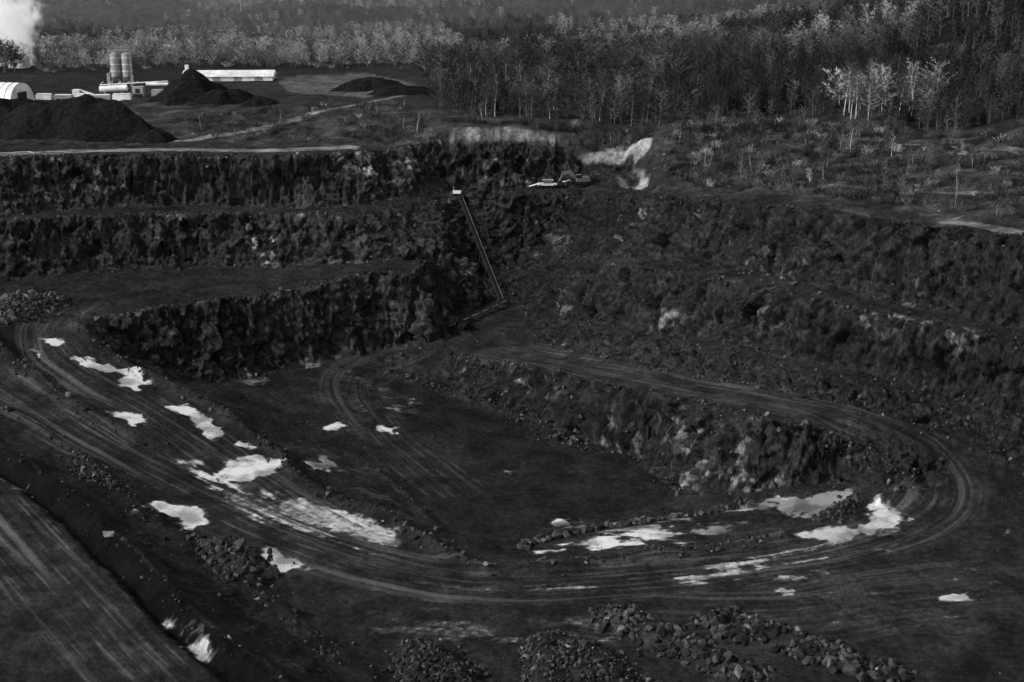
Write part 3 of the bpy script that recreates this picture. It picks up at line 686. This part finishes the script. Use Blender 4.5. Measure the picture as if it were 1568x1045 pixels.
# ------------------------------------------------------------ industrial plant
def silo():
    b=B()
    for dx in(-2.2,2.2):
        b.tube((dx,0,4),(dx,0,12.5),1.9,1.9,M_grey,20);b.tube((dx,0,2.2),(dx,0,4),.5,1.9,M_grey,20);b.tube((dx,0,12.5),(dx,0,13.3),1.95,.7,M_grey,20)
        for a in range(4):
            c,s_=math.cos(a*1.57+.78)*1.8,math.sin(a*1.57+.78)*1.8;b.beam((dx+c,s_,0),(dx+c,s_,5),.22,M_grey)
        for z_ in(6,8.5,11): b.tube((dx,0,z_),(dx,0,z_+.2),1.98,1.98,M_white,20)
    b.box((0,0,14),(6.5,2,.25),M_grey);b.beam((0,-1,13.4),(0,-1,15.3),.2,M_grey)
    for x_ in(-3.2,-1.6,0,1.6,3.2):
        for y_ in(-1,1): b.beam((x_,y_,14.1),(x_,y_,15.2),.08,M_grey)
    for y_ in(-1,1): b.beam((-3.2,y_,15.2),(3.2,y_,15.2),.09,M_grey)
    b.beam((4,-2,0),(4,-2,14),.15,M_grey);b.beam((4.5,-2,0),(4.5,-2,14),.15,M_grey)
    for i in range(28): b.beam((4,-2,i*.5),(4.5,-2,i*.5),.06,M_grey)
    b.box((-5.2,0,2.6),(1.2,1.2,5.2),M_grey)
    b.tube((-5.2,0,3),(-1.5,0,14.2),.35,.35,M_grey,6)
    return b
silo().obj("asphalt_silo",put(188,133))
def plant():
    b=B()
    b.tube((-11,0,2.6),(-1,0,3.2),1.2,1.2,M_white,18)
    for x_ in(-9,-3): b.box((x_,0,.8),(.6,2.6,1.6),M_grey)
    b.box((3,0,2.4),(4,3,2.6),M_grey);b.box((3,-1.55,2.2),(1.6,.1,1.6),M_glass)
    for x_ in(.8,5.2):
        for y_ in(-1.3,1.3): b.beam((x_,y_,0),(x_,y_,1.1),.25,M_grey)
    b.tube((6,0,4.5),(14,0,4.5),.6,.6,M_white,12);b.tube((14,0,4.9),(14,0,.2),.6,.6,M_white,12);b.box((10,0,1.4),(4,3,2.4),M_grey)
    b.beam((-12,-2,.4),(-18,-2,2.4),.7,M_white);b.box((-19,-2,1.5),(2.6,2.4,2.6),M_white)
    b.tube((1,1,4),(1,1,7.5),.4,.4,M_grey,10);b.beam((-11,0,4.2),(14,0,5.6),.25,M_white)
    for i in range(8): b.beam((-11+i*3.2,0,4.2+i*.16),(-9.6+i*3.2,0,5.4),.12,M_white)
    return b
plant().obj("asphalt_drum_plant",put(200,148))
b=B()
for i in range(6): b.box((i*7-18,0,.8),(4.5+(i%3),2.4,1.6+.6*(i%2)),M_white if i%2 else M_grey);b.box((i*7-18,0,1.9+.3*(i%2)),(4+(i%3),2.0,.25),M_white)
b.obj("storage_containers",put(115,153))
def warehouse():
    b=B();l,w,h=36,14,1.8
    b.box((0,0,h/2),(l,w,h),M_white)
    v=[(-l/2-.5,-w/2-.5,h),(l/2+.5,-w/2-.5,h),(l/2+.5,w/2+.5,h),(-l/2-.5,w/2+.5,h),(-l/2-.5,0,h+2),(l/2+.5,0,h+2)]
    b.raw(v,[(0,1,5,4),(2,3,4,5),(0,4,3),(1,2,5)],M_white)
    for i in range(4): b.box((-13+i*8.5,-w/2-.03,.9),(3.4,.06,1.6),M_grey)
    for i in range(16): b.beam((-17+i*2.27,-w/2-.5,h+.06),(-17+i*2.27,0,h+2.06),.05,M_white)
    b.box((-l/2+.5,2,3.6),(1.4,1.4,4.4),M_white)
    return b
warehouse().obj("white_warehouse",put(352,122),.06)
def dome():
    b=B();n=20;v=[];f=[]
    for i in range(9):
        for j in range(n+1):
            a=math.pi*j/n;v.append((-11+i*2.75,math.cos(a)*7,math.sin(a)*7.5))
    for i in range(8):
        for j in range(n): f.append((i*(n+1)+j,i*(n+1)+j+1,(i+1)*(n+1)+j+1,(i+1)*(n+1)+j))
    f.append(tuple(range(n,-1,-1)));f.append(tuple(8*(n+1)+j for j in range(n+1)))
    b.raw(v,f,M_white)
    for i in range(9):
        for j in range(n):
            p,q=v[i*(n+1)+j],v[i*(n+1)+j+1];b.beam((p[0],p[1]*1.01,p[2]*1.01),(q[0],q[1]*1.01,q[2]*1.01),.12,M_grey)
    b.box((11.1,0,2.2),(.2,5,4.4),M_dark);return b
dome().obj("fabric_storage_shed",put(-6,158),-.3)
b=B();b.tube((0,0,0),(0,0,4.5),2.2,2.2,M_white,20);b.tube((0,0,4.5),(0,0,5.3),2.3,.3,M_white,20);b.beam((2.3,0,0),(2.3,0,5.5),.15,M_grey);b.obj("fuel_tank",put(8,182))
def house(w,d,h,seed):
    b=B();b.box((0,0,h/2-.5),(w,d,h+1),M_white)
    o=.4;v=[(-w/2-o,-d/2-o,h),(w/2+o,-d/2-o,h),(w/2+o,d/2+o,h),(-w/2-o,d/2+o,h),(-w/2-o,0,h+d*.35),(w/2+o,0,h+d*.35)]
    b.raw(v,[(0,1,5,4),(2,3,4,5)],M_roof);b.raw(v,[(0,4,3),(1,2,5)],M_white)
    for fl in range(int(h//2.5)):
        for i in range(int(w//2.6)):
            b.box((-w/2+1.6+i*2.5,-d/2-.03,1.4+fl*2.5),(.8,.08,1.1),M_glass)
    b.box((w/2-1.5,0,h+d*.35+.3),(.8,.8,1.6),M_conc);b.box((0,-d/2-.06,1),(1,.1,2),M_dark);return b
for i,(px,py,w,h) in enumerate([(95,80,7,4.5),(200,86,9,4),(265,82,7,4),(62,84,7,4.5),(300,52,8,4),(150,98,10,2.8),(975,22,9,4),(30,104,7,3.5)]):
    p=put(px,py);house(w,6,h,i).obj("white_house",(p[0],p[1],p[2]+.3),random.uniform(-.4,.4))
b=B();b.tube((0,0,0),(0,0,26),.45,.25,M_grey,8)
for z_ in(20,23,25.5): b.beam((-1.8,0,z_),(1.8,0,z_),.3,M_grey)
b.obj("utility_mast",put(370,36))
b=B();pp=[put(px,240-px*.03) for px in range(-20,100,9)]
for i,p in enumerate(pp):
    b.beam((p[0],p[1],p[2]-.2),(p[0],p[1],p[2]+1.1),.2,M_grey)
    if i:
        q_=pp[i-1];b.beam((q_[0],q_[1],q_[2]+.95),(p[0],p[1],p[2]+.95),.3,M_grey)
b.obj("guard_rail")
def excavator():
    b=B()
    for y_ in(-1.35,1.35):
        b.box((0,y_,.5),(4.0,.6,.7),M_rub)
        for x_ in(-2,2): b.tube((x_,y_-.3,.5),(x_,y_+.3,.5),.42,.42,M_rub,12)
        for k_ in range(9): b.box((-1.9+k_*.47,y_,.89),(.3,.64,.08),M_dark)
    b.tube((0,0,.8),(0,0,1.15),.9,.9,M_dark,16)
    b.box((-.7,0,1.75),(3.6,2.6,1.15),M_mach);b.box((-2.4,0,1.8),(.7,2.6,1.4),M_dark)
    b.box((.9,.85,2.25),(1.4,.95,1.9),M_mach);b.box((.95,.85,2.6),(1.46,.99,.9),M_glass)
    def arm(p,q,w0,w1):
        p=Vector(p);q=Vector(q);d=(q-p).normalized();u=Vector((-d.z,0,d.x))
        v=[]
        for P_,w_ in((p,w0),(q,w1)):
            for sy in(-.22,.22):
                for su in(-1,1): v.append(P_+u*w_*su+Vector((0,sy,0)))
        b.raw(v,[(0,1,3,2),(4,6,7,5),(0,2,6,4),(1,5,7,3),(0,4,5,1),(2,3,7,6)],M_mach)
    arm((1,-.2,1.8),(3.0,-.2,3.6),.28,.38);arm((3.0,-.2,3.6),(5.2,-.2,3.2),.38,.22);arm((5.0,-.2,3.5),(6.2,-.2,1.4),.3,.18)
    b.tube((1.6,-.2,1.6),(3.2,-.2,3.1),.1,.1,M_grey,8);b.tube((3.6,-.2,3.9),(5.1,-.2,3.8),.09,.09,M_grey,8)
    v=[(5.9,-.9,1.7),(6.6,-.9,1.4),(6.5,-.9,.3),(5.5,-.9,.1),(5.1,-.9,.8)];v2=[(a_,.5,c_) for a_,_,c_ in v]
    b.raw(v+v2,[(0,1,2,3,4),(9,8,7,6,5)]+[(i,(i+1)%5,5+(i+1)%5,5+i) for i in range(1,4)],M_dark)
    return b
excavator().obj("excavator",put(890,283),math.pi+.25)
def crusher():
    b=B();b.box((0,0,.9),(5,1.6,.6),M_white)
    for x_ in(-2,2):
        for y_ in(-.8,.8): b.tube((x_,y_-.2,.45),(x_,y_+.2,.45),.45,.45,M_rub,12)
    b.raw([(-1,-.8,1.2),(1,-.8,1.2),(1,.8,1.2),(-1,.8,1.2),(-1.6,-1.2,2.1),(1.6,-1.2,2.1),(1.6,1.2,2.1),(-1.6,1.2,2.1)],[(0,1,5,4),(1,2,6,5),(2,3,7,6),(3,0,4,7),(0,3,2,1)],M_grey)
    b.beam((2.4,0,.9),(6.5,0,2.0),.25,M_white);b.beam((-2.5,0,1.0),(-5,0,.3),.3,M_white);b.tube((6.4,-.4,2.0),(6.4,.4,2.0),.22,.22,M_dark,10)
    b.beam((5,0,1.5),(5,0,0),.15,M_grey);return b
crusher().obj("mobile_crusher",put(838,286),.08)
def conveyor():
    b=B();p0=Vector(put(703,301))+Vector((0,0,1.0));p1=Vector(put(768,470))+Vector((0,0,1.1));n=22
    sd=(p1-p0).cross(Vector((0,0,1))).normalized()
    for i in range(n):
        a=p0.lerp(p1,i/n);c=p0.lerp(p1,(i+1)/n)
        for s_ in(-.5,.5):
            for u_ in(0,.8): b.beam(a+sd*s_+Vector((0,0,u_)),c+sd*s_+Vector((0,0,u_)),.07,M_dark if s_>0 else M_mach)
            b.beam(a+sd*s_,c+sd*s_+Vector((0,0,.8)),.05,M_dark);b.beam(a+sd*s_,a+sd*s_+Vector((0,0,.8)),.05,M_dark)
        b.raw([a-sd*.45+Vector((0,0,.4)),a+sd*.45+Vector((0,0,.4)),c+sd*.45+Vector((0,0,.4)),c-sd*.45+Vector((0,0,.4))],[(0,1,2,3)],M_rub)
        if i%3==0:
            g_=float(H(a.x,a.y))-.8
            for s_ in(-.5,.5): b.beam(a+sd*s_,(a.x+sd.x*s_*1.6,a.y+sd.y*s_*1.6,g_),.12,M_dark)
    b.box(p0+Vector((-.6,0,.9)),(2.2,1.2,.7),M_white);b.beam(p0+Vector((-1.5,0,.9)),p0+Vector((-1.5,0,2.4)),.12,M_grey);return b
conveyor().obj("belt_conveyor")
b=B();p0=Vector(put(688,484))+Vector((0,0,1.5));p1=Vector(put(776,470))+Vector((0,0,1.6))
b.beam(p0,p1,.2,M_mach);b.beam(p0+Vector((0,.8,0)),p1+Vector((0,.8,0)),.2,M_dark)
for i in range(7):
    q_=p0.lerp(p1,i/6);b.beam(q_,(q_.x,q_.y,q_.z-2.2),.12,M_dark);b.beam(q_+Vector((0,.8,0)),(q_.x,q_.y+.8,q_.z-2.2),.12,M_dark);b.box(q_+Vector((0,.4,.25)),(2,.9,.1),M_rub)
b.obj("transfer_conveyor")
# ------------------------------------------------------------ steam plume
t=NT("steam");P=t.pos();nz=t.noise(P,.09,3,.6)
oc=t.n('ShaderNodeTexCoord').outputs['Object'];ln_=t.n('ShaderNodeVectorMath',operation='LENGTH');t.l(oc,ln_.inputs[0])
edge_=t.mr(ln_.outputs['Value'],.15,1.0,1,0)
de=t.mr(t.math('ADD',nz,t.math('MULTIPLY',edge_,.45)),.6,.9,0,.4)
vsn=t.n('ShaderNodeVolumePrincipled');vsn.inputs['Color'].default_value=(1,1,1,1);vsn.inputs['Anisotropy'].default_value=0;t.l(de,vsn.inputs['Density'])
t.l(t.math('MULTIPLY',de,.3),vsn.inputs['Emission Strength'])  # added glow of its own, in place of sunlight scattered in the steam
t.l(vsn.outputs[0],t.out.inputs['Volume'])
bm=bmesh.new();bmesh.ops.create_icosphere(bm,subdivisions=3,radius=1);m_=bpy.data.meshes.new("steam_plume");bm.to_mesh(m_);bm.free();m_.materials.append(t.m)
so_=bpy.data.objects.new("steam_plume",m_);d=ray(-8,38);q=640/d[1];so_.location=d*q+np.array([0,0,CAMH]);so_.scale=(26,18,32);scene.collection.objects.link(so_)
# valley mist: thin homogeneous air over the far valley
t=NT("valley_air");vsc=t.n('ShaderNodeVolumeScatter');vsc.inputs['Color'].default_value=(1,1,1,1);vsc.inputs['Density'].default_value=.0002;t.l(vsc.outputs[0],t.out.inputs['Volume'])
b=B();b.box((0,2900,210),(7000,4300,560),M_white);o=b.obj("valley_mist");o.data.materials.clear();o.data.materials.append(t.m)
# ------------------------------------------------------------ light
AZ=math.radians(-114);EL=math.radians(33)
sv=Vector((math.sin(AZ)*math.cos(EL),math.cos(AZ)*math.cos(EL),math.sin(EL)))
sl=bpy.data.lights.new("sun",'SUN');sl.energy=3.4;sl.angle=math.radians(.6);so2=bpy.data.objects.new("sun",sl);so2.rotation_euler=(-sv).to_track_quat('-Z','Y').to_euler();so2.location=(-300,-100,300);scene.collection.objects.link(so2)
w=bpy.data.worlds.new("World");scene.world=w;w.use_nodes=True;nt=w.node_tree;bg=nt.nodes['Background']
sk=nt.nodes.new('ShaderNodeTexSky');sk.sky_type='NISHITA';sk.sun_disc=False;sk.sun_elevation=EL;sk.sun_rotation=AZ%(2*math.pi)
bw=nt.nodes.new('ShaderNodeRGBToBW');nt.links.new(sk.outputs[0],bw.inputs[0])
tc=nt.nodes.new('ShaderNodeTexCoord');mp=nt.nodes.new('ShaderNodeMapping');mp.inputs['Scale'].default_value=(1,1,2.5);nt.links.new(tc.outputs['Generated'],mp.inputs[0])
cn=nt.nodes.new('ShaderNodeTexNoise');cn.inputs['Scale'].default_value=2.2;cn.inputs['Detail'].default_value=4;nt.links.new(mp.outputs[0],cn.inputs['Vector'])
cm=nt.nodes.new('ShaderNodeMapRange');nt.links.new(cn.outputs[0],cm.inputs[0]);cm.inputs[1].default_value=.35;cm.inputs[2].default_value=.62;cm.inputs[3].default_value=1;cm.inputs[4].default_value=2.7
mu=nt.nodes.new('ShaderNodeMath');mu.operation='MULTIPLY';nt.links.new(bw.outputs[0],mu.inputs[0]);nt.links.new(cm.outputs[0],mu.inputs[1])
nt.links.new(mu.outputs[0],bg.inputs[0]);bg.inputs[1].default_value=.14
print("done",nr,nc,k)
